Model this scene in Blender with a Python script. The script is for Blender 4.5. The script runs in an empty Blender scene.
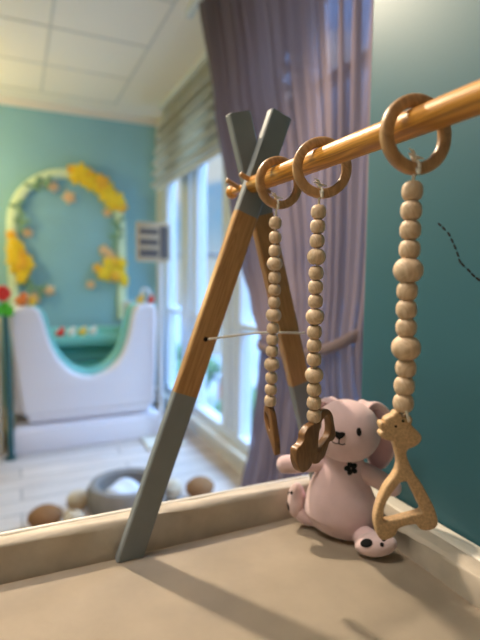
import bpy, bmesh, math, random
from mathutils import Vector, Matrix
from mathutils.geometry import tessellate_polygon
random.seed(7)
C = bpy.context.scene.collection
SC = bpy.context.scene

# ------------------------------------------------------------------ camera
cam_d = bpy.data.cameras.new('camera'); cam = bpy.data.objects.new('camera', cam_d); C.objects.link(cam)
cam.matrix_world = Matrix(((.908344, .027422, -.417324, 0), (-.418120, .081741, -.904706, 0), (.009304, .996276, .085714, 1.25), (0, 0, 0, 1)))
cam_d.sensor_width = 36; cam_d.lens = 36 * 487 / 640; cam_d.clip_start = .02; cam_d.clip_end = 400
cam_d.dof.use_dof = True; cam_d.dof.focus_distance = .62; cam_d.dof.aperture_fstop = 2.7
SC.camera = cam

# ------------------------------------------------------------------ exposure
SC.view_settings.view_transform = 'Standard'; SC.view_settings.look = 'None'
SC.view_settings.gamma = 1; SC.view_settings.use_curve_mapping = False
SC.view_settings.exposure = 0
SC.cycles.max_bounces = 10; SC.cycles.diffuse_bounces = 5; SC.cycles.transparent_max_bounces = 12
SC.cycles.sample_clamp_indirect = 6; SC.cycles.caustics_reflective = False; SC.cycles.caustics_refractive = False

# ------------------------------------------------------------------ sky
W = bpy.data.worlds.new('sky'); SC.world = W; W.use_nodes = True
wn, wl = W.node_tree.nodes, W.node_tree.links; wn.clear()
tc = wn.new('ShaderNodeTexCoord'); sp = wn.new('ShaderNodeSeparateXYZ'); wl.new(tc.outputs['Generated'], sp.inputs[0])
rp = wn.new('ShaderNodeValToRGB'); wl.new(sp.outputs['Z'], rp.inputs[0])
rp.color_ramp.elements[0].position = 0.0; rp.color_ramp.elements[0].color = (.80, .88, .97, 1)
rp.color_ramp.elements[1].position = .45; rp.color_ramp.elements[1].color = (.22, .50, 1.0, 1)
e = rp.color_ramp.elements.new(.12); e.color = (.38, .64, .96, 1)
nz = wn.new('ShaderNodeTexNoise'); nz.inputs['Scale'].default_value = 6; nz.inputs['Detail'].default_value = 5
mp = wn.new('ShaderNodeMapping'); mp.inputs['Scale'].default_value = (1, 1, 2.2); mp.inputs['Location'].default_value = (.3, .2, .1)
wl.new(tc.outputs['Generated'], mp.inputs[0]); wl.new(mp.outputs[0], nz.inputs['Vector'])
cr = wn.new('ShaderNodeValToRGB'); cr.color_ramp.elements[0].position = .5; cr.color_ramp.elements[1].position = .62
wl.new(nz.outputs['Fac'], cr.inputs[0])
mx = wn.new('ShaderNodeMix'); mx.data_type = 'RGBA'; mx.inputs[7].default_value = (.95, .97, 1, 1)
wl.new(cr.outputs[0], mx.inputs[0]); wl.new(rp.outputs[0], mx.inputs[6])
bg = wn.new('ShaderNodeBackground')                      # high sky, out of view, boosted to push more light through the window
mr = wn.new('ShaderNodeMapRange'); mr.inputs['From Min'].default_value = .28; mr.inputs['From Max'].default_value = .7
mr.inputs['To Min'].default_value = .78; mr.inputs['To Max'].default_value = 15.0
wl.new(sp.outputs['Z'], mr.inputs['Value']); wl.new(mr.outputs[0], bg.inputs['Strength'])
out = wn.new('ShaderNodeOutputWorld'); wl.new(mx.outputs[2], bg.inputs[0]); wl.new(bg.outputs[0], out.inputs[0])

# ------------------------------------------------------------------ lamps: the ceiling downlight and unseen added fill
def lamp(name, kind, loc, power, col, size, target=None, cone=150):
    d = bpy.data.lights.new(name, kind); d.energy = power; d.color = col
    o = bpy.data.objects.new(name, d); C.objects.link(o); o.location = loc
    if kind == 'AREA': d.shape = 'SQUARE'; d.size = size
    else: d.shadow_soft_size = size
    if kind == 'SPOT': d.spot_size = math.radians(cone); d.spot_blend = .5
    if target: o.rotation_euler = (Vector(target) - Vector(loc)).to_track_quat('-Z', 'Y').to_euler()
    return o
lamp('downlight_lamp', 'SPOT', (.11, 2.0, 2.70), 262, (1, .82, .60), .05, (.35, .70, .9), 80)
lamp('fill_panel_lamp', 'AREA', (-.52, .80, 2.73), 35, (1, .88, .72), .6)  # unseen panel, added as soft fill for the mat and rabbit
lamp('wall_fill_spot', 'SPOT', (.0, .35, 2.70), 5, (1, .76, .38), .03, (.64, .42, 2.08), 60)  # added spot without a known source, brightens the top of the near wall
lamp('left_glow_lamp', 'POINT', (-.80, 4.05, 2.0), 38, (1, .79, .34), .12)  # unseen lamp for the warm left glow, hung low to light the ceiling

# ------------------------------------------------------------------ materials
def new_mat(name):
    m = bpy.data.materials.new(name); m.use_nodes = True
    nt = m.node_tree; b = nt.nodes['Principled BSDF']
    return m, nt, b
def add_bump(nt, b, scale, strength, dist=.002, detail=4, vec=None):
    n = nt.nodes.new('ShaderNodeTexNoise'); n.inputs['Scale'].default_value = scale; n.inputs['Detail'].default_value = detail
    t = nt.nodes.new('ShaderNodeTexCoord'); nt.links.new(vec or t.outputs['Object'], n.inputs['Vector'])
    u = nt.nodes.new('ShaderNodeBump'); u.inputs['Strength'].default_value = strength; u.inputs['Distance'].default_value = dist
    nt.links.new(n.outputs['Fac'], u.inputs['Height']); nt.links.new(u.outputs[0], b.inputs['Normal'])
def plain(name, col, rough=.5, var=.0, vscale=8, bump=0, bscale=200, bdist=.001, metal=0, spec=.5, coat=0, sheen=0):
    m, nt, b = new_mat(name)
    b.inputs['Base Color'].default_value = (*col, 1); b.inputs['Roughness'].default_value = rough
    b.inputs['Metallic'].default_value = metal; b.inputs['Specular IOR Level'].default_value = spec
    b.inputs['Coat Weight'].default_value = coat; b.inputs['Sheen Weight'].default_value = sheen
    if var:
        t = nt.nodes.new('ShaderNodeTexCoord'); n = nt.nodes.new('ShaderNodeTexNoise')
        n.inputs['Scale'].default_value = vscale; n.inputs['Detail'].default_value = 5
        nt.links.new(t.outputs['Object'], n.inputs['Vector'])
        r = nt.nodes.new('ShaderNodeValToRGB')
        r.color_ramp.elements[0].position = .3; r.color_ramp.elements[1].position = .7
        r.color_ramp.elements[0].color = (*[c * (1 - var) for c in col], 1)
        r.color_ramp.elements[1].color = (*[min(1, c * (1 + var)) for c in col], 1)
        nt.links.new(n.outputs['Fac'], r.inputs[0]); nt.links.new(r.outputs[0], b.inputs['Base Color'])
    if bump: add_bump(nt, b, bscale, bump, bdist)
    return m
def wood(name, c1, c2, scale=(60, 60, 6), rot=(0, 0, 0), rough=.45, coat=0, fine=.4):
    m, nt, b = new_mat(name)
    t = nt.nodes.new('ShaderNodeTexCoord'); mpn = nt.nodes.new('ShaderNodeMapping')
    ro = nt.nodes.new('ShaderNodeMapping'); ro.inputs['Rotation'].default_value = rot
    nt.links.new(t.outputs['Object'], ro.inputs[0]); nt.links.new(ro.outputs[0], mpn.inputs[0])
    mpn.inputs['Scale'].default_value = scale
    n = nt.nodes.new('ShaderNodeTexNoise'); n.inputs['Scale'].default_value = 1; n.inputs['Detail'].default_value = 3; n.inputs['Distortion'].default_value = .6
    nt.links.new(mpn.outputs[0], n.inputs['Vector'])
    mul = nt.nodes.new('ShaderNodeMath'); mul.operation = 'MULTIPLY'; mul.inputs[1].default_value = 7
    nt.links.new(n.outputs['Fac'], mul.inputs[0])
    fr = nt.nodes.new('ShaderNodeMath'); fr.operation = 'PINGPONG'; fr.inputs[1].default_value = .5
    nt.links.new(mul.outputs[0], fr.inputs[0])
    n2 = nt.nodes.new('ShaderNodeTexNoise'); n2.inputs['Scale'].default_value = 5; n2.inputs['Detail'].default_value = 4
    nt.links.new(mpn.outputs[0], n2.inputs['Vector'])
    ad = nt.nodes.new('ShaderNodeMath'); ad.operation = 'MULTIPLY_ADD'; ad.inputs[1].default_value = 1.1
    nt.links.new(fr.outputs[0], ad.inputs[0])
    m2 = nt.nodes.new('ShaderNodeMath'); m2.operation = 'MULTIPLY'; m2.inputs[1].default_value = fine
    nt.links.new(n2.outputs['Fac'], m2.inputs[0]); nt.links.new(m2.outputs[0], ad.inputs[2])
    r = nt.nodes.new('ShaderNodeValToRGB'); r.color_ramp.elements[0].color = (*c1, 1); r.color_ramp.elements[1].color = (*c2, 1)
    r.color_ramp.elements[0].position = .1; r.color_ramp.elements[1].position = .85
    nt.links.new(ad.outputs[0], r.inputs[0]); nt.links.new(r.outputs[0], b.inputs['Base Color'])
    b.inputs['Roughness'].default_value = rough; b.inputs['Coat Weight'].default_value = coat; b.inputs['Coat Roughness'].default_value = .25
    u = nt.nodes.new('ShaderNodeBump'); u.inputs['Strength'].default_value = .15; u.inputs['Distance'].default_value = .0006
    nt.links.new(ad.outputs[0], u.inputs['Height']); nt.links.new(u.outputs[0], b.inputs['Normal'])
    return m

M = {}
TEAL_SHADED = (.030, .100, .132)      # wall by the table: the room's paint with shade put into the colour
TEAL_LIT = (.27, .51, .57)      # back wall: the same paint, made lighter for the light on it
M['teal'] = plain('teal_shaded_wall_paint', TEAL_SHADED, .48, .03, 3, .15, 260, .0006, spec=.24)
M['teal_lit'] = plain('teal_lit_wall_paint', TEAL_LIT, .55, .03, 3, .15, 260, .0006)
M['white_wall'] = plain('cream_wall_paint', (.72, .68, .60), .6, .03, 3)
M['floor'] = None
M['white_paint'] = plain('white_frame_paint', (.66, .68, .70), .35)
M['cream_paint'] = plain('cream_sill_paint', (.72, .66, .55), .5)
M['grey_paint'] = plain('matt_grey_paint', (.19, .208, .222), .55, .05, 30, .12, 90, .0005)
M['leg_wood'] = wood('tan_leg_wood', (.31, .150, .050), (.48, .26, .10), (75, 20, 5), (0, math.radians(-20), 0), .45, .15)
M['leg_wood_b'] = wood('tan_leg_wood_other_way', (.31, .150, .050), (.48, .26, .10), (75, 20, 5), (0, math.radians(15.5), 0), .45, .15)
M['bar_wood'] = wood('varnished_bar_wood', (.34, .125, .014), (.78, .36, .045), (70, 3.0, 70), (0, 0, 0), .45, .12, .3)
M['ring_wood'] = wood('dark_ring_wood', (.36, .19, .08), (.54, .31, .145), (40, 40, 12), (.5, .3, 0), .42, .2)
M['bead_wood'] = wood('pale_bead_wood', (.54, .37, .235), (.72, .54, .38), (95, 26, 26), (.25, .15, .4), .55, .0)
M['teether_wood'] = wood('brown_teether_wood', (.17, .075, .025), (.28, .135, .05), (30, 30, 9), (.3, .2, 0), .4, .15)
M['giraffe_wood'] = plain('speckled_beech_wood', (.56, .36, .195), .5, .26, 420, .1, 300, .0004)
M['cord'] = plain('white_cord', (.80, .74, .66), .8, .05, 400)
M['black'] = plain('black_stitching', (.006, .006, .007), .7, spec=.2)
M['mat'] = plain('cream_suede', (.56, .47, .37), .8, .10, 11, .25, 60, .0012, sheen=.15)
M['bolster'] = plain('beige_suede', (.47, .405, .335), .8, .17, 16, .3, 70, .0015, sheen=.15)
M['plush'] = plain('pink_plush', (.70, .50, .525), .95, .05, 40, .5, 420, .0012, sheen=.35)
M['plush_in'] = plain('mauve_ear_lining', (.50, .31, .35), .95, .05, 40, .4, 420, .0012, sheen=.2)
M['plush_pad'] = plain('pale_paw_plush', (.73, .54, .555), .95, .05, 40, .5, 420, .0012, sheen=.35)
M['tub_white'] = plain('white_acrylic', (.80, .75, .80), .25, coat=.3)
M['tub_teal'] = plain('teal_acrylic', (.22, .60, .56), .25, coat=.3)
M['arch_green'] = plain('pale_green_arch_paint', (.70, .82, .56), .5, .06, 9)
M['yellow'] = plain('yellow_petal', (.92, .62, .02), .6, .12, 30)
M['gold'] = plain('golden_petal', (.90, .48, .03), .6, .12, 30)
M['peach'] = plain('peach_petal', (.90, .60, .32), .6, .1, 30)
M['leaf'] = plain('soft_green_leaf', (.22, .38, .22), .6, .15, 30)
M['sign_board'] = plain('greige_board', (.55, .42, .27), .6, .04, 10)
M['sign_ink'] = plain('dark_brown_print', (.11, .085, .075), .6)
M['pole'] = plain('pale_grey_metal', (.72, .72, .76), .35, metal=.2)
M['blind'] = plain('olive_linen', (.60, .56, .45), .85, .06, 30, .2, 250, .0006)
M['red'] = plain('glossy_red', (.75, .03, .02), .35)
M['green'] = plain('bright_green', (.08, .50, .02), .4)
M['orange'] = plain('glossy_orange', (.80, .22, .03), .4)
M['toy_yellow'] = plain('toy_yellow', (.85, .55, .05), .4)
M['toy_white'] = plain('toy_white', (.82, .80, .78), .4)
M['dark_teal'] = plain('dark_teal_paint', (.02, .09, .10), .5)
M['beige'] = plain('beige_panel', (.60, .48, .34), .6, .05, 5)
M['brown'] = plain('brown_felt', (.26, .12, .045), .9, .1, 20, .3, 150, .001)
M['grey_felt'] = plain('grey_felt', (.25, .22, .20), .95, .1, 30, .3, 150, .001)
M['cream_plush'] = plain('cream_plush', (.62, .50, .36), .95, .3, 9, .4, 120, .002)
M['white_cloth'] = plain('white_cloth', (.72, .76, .88), .85, .03, 10)
M['table_white'] = plain('white_table_edge', (.68, .64, .58), .4)
M['outer_orange'] = plain('orange_render', (.42, .16, .07), .8, .06, .3)
M['outer_white'] = plain('white_render', (.42, .42, .42), .8, .05, .3)
M['outer_beige'] = plain('beige_render', (.36, .27, .19), .8, .05, .3)
M['roof_tile'] = plain('grey_roof', (.16, .16, .17), .8, .1, 1)
M['tree_leaf'] = plain('tree_green', (.045, .09, .035), .9, .35, 1.5)
M['trunk'] = plain('tree_bark', (.16, .10, .06), .9, .2, 2)
M['ground'] = plain('street_asphalt', (.16, .17, .18), .9, .08, .2)

def floor_mat():
    m, nt, b = new_mat('pale_oak_planks')
    t = nt.nodes.new('ShaderNodeTexCoord'); br = nt.nodes.new('ShaderNodeTexBrick')
    nt.links.new(t.outputs['Object'], br.inputs['Vector'])
    br.inputs['Scale'].default_value = 1; br.inputs['Brick Width'].default_value = 1.3; br.inputs['Row Height'].default_value = .17
    br.inputs['Mortar Size'].default_value = .005; br.inputs['Color1'].default_value = (.66, .57, .52, 1)
    br.inputs['Color2'].default_value = (.54, .465, .42, 1); br.inputs['Mortar'].default_value = (.30, .26, .24, 1)
    n = nt.nodes.new('ShaderNodeTexNoise'); n.inputs['Scale'].default_value = 1; n.inputs['Detail'].default_value = 5
    mpn = nt.nodes.new('ShaderNodeMapping'); mpn.inputs['Scale'].default_value = (3, 40, 1)
    nt.links.new(t.outputs['Object'], mpn.inputs[0]); nt.links.new(mpn.outputs[0], n.inputs['Vector'])
    mi = nt.nodes.new('ShaderNodeMix'); mi.data_type = 'RGBA'; mi.blend_type = 'OVERLAY'; mi.inputs[0].default_value = .5
    nt.links.new(br.outputs['Color'], mi.inputs[6]); nt.links.new(n.outputs['Fac'], mi.inputs[7]); nt.links.new(mi.outputs[2], b.inputs['Base Color'])
    b.inputs['Roughness'].default_value = .4
    return m
M['floor'] = floor_mat()
def ceiling_mat():
    m, nt, b = new_mat('white_ceiling_tiles')
    b.inputs['Base Color'].default_value = (.88, .80, .70, 1); b.inputs['Roughness'].default_value = .8
    add_bump(nt, b, 120, .2, .002)
    return m
M['ceiling'] = ceiling_mat()
M['grid'] = plain('ceiling_grid_metal', (.66, .62, .56), .6)
def curtain_mat():
    m, nt, b = new_mat('sheer_lilac_fabric'); nt.nodes.remove(b)
    o = [n for n in nt.nodes if n.type == 'OUTPUT_MATERIAL'][0]
    df = nt.nodes.new('ShaderNodeBsdfDiffuse'); df.inputs[0].default_value = (.205, .158, .168, 1)
    tr = nt.nodes.new('ShaderNodeBsdfTranslucent'); tr.inputs[0].default_value = (.18, .15, .18, 1)
    tp = nt.nodes.new('ShaderNodeBsdfTransparent'); tp.inputs[0].default_value = (.85, .80, .95, 1)
    a = nt.nodes.new('ShaderNodeMixShader'); a.inputs[0].default_value = .30
    nt.links.new(df.outputs[0], a.inputs[1]); nt.links.new(tr.outputs[0], a.inputs[2])
    c = nt.nodes.new('ShaderNodeMixShader'); c.inputs[0].default_value = .05
    nt.links.new(a.outputs[0], c.inputs[1]); nt.links.new(tp.outputs[0], c.inputs[2]); nt.links.new(c.outputs[0], o.inputs[0])
    return m
M['curtain'] = curtain_mat()
def glass_mat():
    m, nt, b = new_mat('clear_window_glass'); nt.nodes.remove(b)
    o = [n for n in nt.nodes if n.type == 'OUTPUT_MATERIAL'][0]
    tp = nt.nodes.new('ShaderNodeBsdfTransparent'); tp.inputs[0].default_value = (.92, .97, .98, 1)
    gl = nt.nodes.new('ShaderNodeBsdfGlossy'); gl.inputs['Roughness'].default_value = .02
    c = nt.nodes.new('ShaderNodeMixShader'); c.inputs[0].default_value = .05
    nt.links.new(tp.outputs[0], c.inputs[1]); nt.links.new(gl.outputs[0], c.inputs[2]); nt.links.new(c.outputs[0], o.inputs[0])
    return m
M['glass'] = glass_mat()
M['water'] = plain('teal_bath_water', (.05, .30, .30), .1)

# ------------------------------------------------------------------ builders
ORIGIN = {}
def off(parent): return ORIGIN.get(parent.name, Vector()) if parent else Vector()
def link_mesh(name, me, mats, parent=None, smooth=.6):
    me.name = name
    for m in (mats if isinstance(mats, (list, tuple)) else [mats]): me.materials.append(m)
    o = bpy.data.objects.new(name, me); C.objects.link(o)
    if smooth is not None:
        me.shade_smooth(); me.set_sharp_from_angle(angle=smooth)
    if parent:
        o.parent = parent; w = off(parent); me.transform(Matrix.Translation(-w)); ORIGIN[o.name] = w.copy()
    else: ORIGIN[o.name] = Vector()
    return o
def obj(name, bm, mats, parent=None, smooth=.6):
    bmesh.ops.recalc_face_normals(bm, faces=bm.faces)
    me = bpy.data.meshes.new(name); bm.to_mesh(me); bm.free()
    return link_mesh(name, me, mats, parent, smooth)
def thing(name, label, cat, loc, group=None):
    o = bpy.data.objects.new(name, None); C.objects.link(o); o.location = loc; o.empty_display_size = .05
    ORIGIN[o.name] = Vector(loc); return tag(o, label, cat, group)
def tag(o, label, cat, group=None):
    o['label'] = label; o['category'] = cat
    if group: o['group'] = group
    return o
def struct(o, label=None):
    o['kind'] = 'structure'
    return o
def recentre(o, loc):      # put a single-mesh thing's origin at its base
    loc = Vector(loc); o.data.transform(Matrix.Translation(-loc)); o.location = loc; ORIGIN[o.name] = loc; return o
def box(bm, x0, x1, y0, y1, z0, z1, bev=0, mat=0):
    b2 = bmesh.new()
    r = bmesh.ops.create_cube(b2, size=1)
    for v in b2.verts: v.co = Vector(((x0 + x1) / 2 + v.co.x * (x1 - x0), (y0 + y1) / 2 + v.co.y * (y1 - y0), (z0 + z1) / 2 + v.co.z * (z1 - z0)))
    if bev: bmesh.ops.bevel(b2, geom=list(b2.edges), offset=bev, segments=3, profile=.5, affect='EDGES')
    for f in b2.faces: f.material_index = mat
    me = bpy.data.meshes.new('t'); b2.to_mesh(me); b2.free(); bm.from_mesh(me); bpy.data.meshes.remove(me)
    return bm
def mkbox(*a, **k): return box(bmesh.new(), *a, **k)
def cat(p, t):             # Catmull-Rom through p at t in 0..len-1
    n = len(p) - 1; i = min(int(t), n - 1); u = t - i
    g = lambda k: p[max(0, min(n, k))]
    a, b, c, d = g(i - 1), g(i), g(i + 1), g(i + 2)
    return .5 * ((2 * b) + (c - a) * u + (2 * a - 5 * b + 4 * c - d) * u * u + (3 * b - a - 3 * c + d) * u ** 3)
def sweep(bm, pts, ra, rb=None, hint=(0, 0, 1), n=24, seg=18, cap=1.0, mat=0):
    pts = [Vector(p) for p in pts]; rb = rb or ra
    if not isinstance(ra, (list, tuple)): ra = [ra] * len(pts)
    if not isinstance(rb, (list, tuple)): rb = [rb] * len(pts)
    L = len(pts) - 1; hint = Vector(hint)
    rows = []
    def frame(t):
        d = (cat(pts, min(L, t + .02)) - cat(pts, max(0, t - .02))).normalized()
        s = hint - d * hint.dot(d)
        if s.length < 1e-4: s = Vector((1, 0, 0)) - d * d.x
        s.normalize(); return d, s, d.cross(s)
    steps = []
    K = 5
    for k in range(K): steps.append((0, -math.cos(k / K * math.pi / 2), math.sin(max(.06, k / K) * math.pi / 2)))
    for k in range(n + 1): steps.append((L * k / n, 0, 1))
    for k in range(K - 1, -1, -1): steps.append((L, math.cos(k / K * math.pi / 2), math.sin(max(.06, k / K) * math.pi / 2)))
    for t, o, s in steps:
        d, si, nn = frame(t); a, b = cat(ra, t), cat(rb, t); c = cat(pts, t) + d * o * min(a, b) * cap
        rows.append([bm.verts.new(c + si * a * s * math.cos(q) + nn * b * s * math.sin(q)) for q in [2 * math.pi * j / seg for j in range(seg)]])
    fs = []
    for A, B in zip(rows, rows[1:]):
        for j in range(seg): fs.append(bm.faces.new((A[j], A[(j + 1) % seg], B[(j + 1) % seg], B[j])))
    fs.append(bm.faces.new(rows[0][::-1])); fs.append(bm.faces.new(rows[-1]))
    for f in fs: f.material_index = mat
    return bm
def lathe(bm, prof, c=(0, 0, 0), seg=32, axis=None, mat=0):
    c = Vector(c); R = Vector((0, 0, 1)).rotation_difference(Vector(axis)).to_matrix() if axis else Matrix.Identity(3)
    rows = []
    for r, z in prof:
        if r < 1e-6: rows.append([bm.verts.new(c + R @ Vector((0, 0, z)))])
        else: rows.append([bm.verts.new(c + R @ Vector((r * math.cos(q), r * math.sin(q), z))) for q in [2 * math.pi * j / seg for j in range(seg)]])
    for A, B in zip(rows, rows[1:]):
        for j in range(seg):
            k = (j + 1) % seg
            if len(A) == 1 and len(B) == 1: continue
            if len(A) == 1: f = bm.faces.new((A[0], B[k], B[j]))
            elif len(B) == 1: f = bm.faces.new((A[j], A[k], B[0]))
            else: f = bm.faces.new((A[j], A[k], B[k], B[j]))
            f.material_index = mat
    for row, sgn in ((rows[0], -1), (rows[-1], 1)):
        if len(row) > 1: bm.faces.new(row if sgn > 0 else row[::-1]).material_index = mat
    return bm
def ellip(bm, c, rad, R=None, seg=24, rings=16, mat=0, shape=None):
    c = Vector(c); R = R or Matrix.Identity(3)
    prof = [(math.sin(math.pi * i / rings), -math.cos(math.pi * i / rings)) for i in range(rings + 1)]
    b2 = bmesh.new(); lathe(b2, prof, seg=seg)
    for v in b2.verts:
        p = Vector((v.co.x, v.co.y, v.co.z))
        if shape: p = shape(p)
        v.co = c + R @ Vector((p.x * rad[0], p.y * rad[1], p.z * rad[2]))
    for f in b2.faces: f.material_index = mat
    me = bpy.data.meshes.new('t'); b2.to_mesh(me); b2.free(); bm.from_mesh(me); bpy.data.meshes.remove(me)
    return bm
def basis(x, y, z): return Matrix((x, y, z)).transposed()
def plate(loops, origin, u, v, thick, bevel, smooth=True, res=6, grow=0):
    """flat cut-out with rounded edges: 2D loops (metres; the outline, then its holes) in the plane u,v; centred on the plane."""
    u, v = Vector(u).normalized(), Vector(v).normalized(); R = basis(u, v, u.cross(v)); o = Vector(origin)
    dense = []
    for li, lp in enumerate(loops):
        p = [Vector((x, y)) for x, y in lp]; n = len(p)
        if smooth:
            q_ = []
            for i in range(n):
                a, b, c, d = p[i - 1], p[i], p[(i + 1) % n], p[(i + 2) % n]
                for k in range(res):
                    t = k / res; q_.append(.5 * ((2 * b) + (c - a) * t + (2 * a - 5 * b + 4 * c - d) * t * t + (3 * b - a - 3 * c + d) * t ** 3))
            p = q_; n = len(p)
        area = sum(p[i].x * p[(i + 1) % n].y - p[(i + 1) % n].x * p[i].y for i in range(n))
        if (area > 0) != (li == 0): p.reverse()
        nr = []
        for i in range(n):                      # inward normal (towards the material)
            t = (p[(i + 1) % n] - p[i - 1]); t.normalize(); nr.append(Vector((-t.y, t.x)))
        p = [c - m * grow for c, m in zip(p, nr)]
        dense.append((p, nr))
    bm = bmesh.new(); K = 4; side = []
    prof = [(bevel * (1 - math.sin(a)), -thick / 2 + bevel * (1 - math.cos(a))) for a in [math.pi / 2 * k / K for k in range(K + 1)]]
    prof += [(d, -z) for d, z in prof[::-1]]
    for p, nr in dense:
        rows = [[bm.verts.new(o + R @ Vector((*(c + m * d), z))) for c, m in zip(p, nr)] for d, z in prof]
        n = len(p)
        for A, B in zip(rows, rows[1:]):
            for i in range(n): bm.faces.new((A[i], A[(i + 1) % n], B[(i + 1) % n], B[i]))
        side.append((rows[0], rows[-1], [c + m * bevel for c, m in zip(p, nr)]))
    tri = tessellate_polygon([[Vector((c.x * 100, c.y * 100, 0)) for c in s[2]] for s in side])
    for w in (0, 1):
        flat = [x for s in side for x in s[w]]
        for t in tri:
            try: bm.faces.new([flat[i] for i in (t if w else t[::-1])])
            except ValueError: pass
    return bm

# ================================================================== THE ROOM
X0, X1, Y0, Y1, ZC = -2.6, 1.28, -1.6, 4.76, 2.75
struct(obj('floor', mkbox(X0 - .1, X1 + .1, Y0 - .1, Y1 + .1, -.08, 0), M['floor'], smooth=None))
struct(obj('ceiling', mkbox(X0 - .1, X1 + .1, Y0 - .1, Y1 + .1, ZC, ZC + .08), M['ceiling'], smooth=None))
bm = bmesh.new()                                   # T-bars of the tile grid
for k in range(7):
    x = .835 - .6 * k
    if x > X0: box(bm, x - .008, x + .008, Y0, 4.43, ZC - .004, ZC)
for k in range(11):
    y = 4.43 - .575 * k
    if y > Y0: box(bm, X0, .847, y - .008, y + .008, ZC - .0035, ZC)
struct(obj('trim_1', bm, M['grid'], smooth=None))
struct(obj('wall_back', mkbox(X0, X1 + .1, Y1, Y1 + .1, 0, ZC), M['teal_lit'], smooth=None))
struct(obj('wall_left', mkbox(X0 - .1, X0, Y0, Y1, 0, ZC), M['teal_lit'], smooth=None))
struct(obj('wall_front', mkbox(X0 - .1, X1 + .1, Y0 - .1, Y0, 0, ZC), M['white_wall'], smooth=None))
bm = bmesh.new()                                   # near wall, ending in a rounded corner
prof = [(.64, Y0)] + [(.64 + .01 * (1 - math.cos(a)), .785 + .01 * math.sin(a)) for a in [math.pi / 2 * i / 8 for i in range(9)]] + [(X1 + .1, .795), (X1 + .1, Y0)]
lo = [bm.verts.new((x, y, 0)) for x, y in prof]; hi = [bm.verts.new((x, y, ZC)) for x, y in prof]
n = len(prof)
for i in range(n): bm.faces.new((lo[i], lo[(i + 1) % n], hi[(i + 1) % n], hi[i]))
bm.faces.new(lo[::-1]); bm.faces.new(hi)
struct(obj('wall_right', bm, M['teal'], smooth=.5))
bm = bmesh.new()
box(bm, X1, X1 + .1, .795, Y1, 0, .16); box(bm, X1, X1 + .1, .795, .9, .16, ZC); box(bm, X1, X1 + .1, 4.62, Y1, .16, ZC); box(bm, X1, X1 + .1, .9, 4.62, 2.6, ZC)
struct(obj('wall_window', bm, M['cream_paint'], smooth=None))
struct(obj('trim_2', box(mkbox(X0, X1, Y1 - .06, Y1, ZC - .025, ZC, .005), X0, X1, Y1 - .03, Y1, ZC - .045, ZC - .025, .005), M['ceiling']))
struct(obj('baseboard_back', mkbox(X0, X1, Y1 - .015, Y1, 0, .08), M['white_paint'], smooth=None))
struct(obj('trim_3', mkbox(X1 - .06, X1 + .02, .8, 4.7, .135, .165, .006), M['cream_paint']))
# window
win = bpy.data.objects.new('window_1', None); C.objects.link(win); win.location = (X1 + .05, 2.75, .16); ORIGIN['window_1'] = Vector(win.location); struct(win)
bm = bmesh.new()
box(bm, X1 - .01, X1 + .09, .9, 4.62, .16, .235, .006); box(bm, X1, X1 + .09, .9, 4.62, 2.55, 2.6)
for a, b in ((4.40, 4.62), (3.78, 3.98), (3.60, 3.70), (2.93, 3.08), (2.78, 2.90), (2.05, 2.2), (1.4, 1.55), (.9, 1.0)): box(bm, X1, X1 + .09, a, b, .235, 2.55, .006)
struct(obj('window_frame', bm, M['white_paint'], win))
struct(obj('transom', box(mkbox(X1 + .01, X1 + .07, .9, 4.6, .925, .965, .005), X1 + .01, X1 + .07, .9, 4.6, 2.12, 2.16, .005), M['white_paint'], win))
for a, b in ((3.98, 4.40), (3.70, 3.78), (3.08, 3.60), (2.2, 2.78), (1.55, 2.05), (1.0, 1.4)):
    struct(obj('pane', mkbox(X1 + .04, X1 + .046, a, b, .235, 2.55), M['glass'], win, None))

# ------------------------------------------------------------------ roman blind
bl = thing('roman_blind', 'folded olive beige roman blind over the top of the tall window', 'blind', (1.2, 3.2, 2.04))
prof = [(1.235, 2.745)]
z = 2.60
for k in range(6):
    h = .095
    prof += [(1.205 - .006 * k, z), (1.165 - .010 * k, z - h * .55), (1.16 - .010 * k, z - h * .85), (1.20 - .006 * k, z - h)]
    z -= h
ys = [2.0 + (4.32 - 2.0) * i / 40 for i in range(41)]
bm = bmesh.new(); rows = []
for y in ys: rows.append([bm.verts.new((x + .003 * math.sin(y * 9 + zz * 7), y, zz + .005 * math.sin(y * 2.2))) for x, zz in [(p[0], p[1]) for p in prof]] )
for A, B in zip(rows, rows[1:]):
    for i in range(len(A) - 1): bm.faces.new((A[i], B[i], B[i + 1], A[i + 1]))
bmesh.ops.solidify(bm, geom=list(bm.faces), thickness=.004)
obj('blind_fabric', bm, M['blind'], bl, 1.2)
obj('head_rail', mkbox(1.19, 1.27, 2.0, 4.32, 2.705, 2.749, .004), M['white_paint'], bl)
obj('bottom_bar', mkbox(1.15, 1.172, 2.0, 4.32, 2.012, 2.036, .004), M['blind'], bl)

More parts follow.
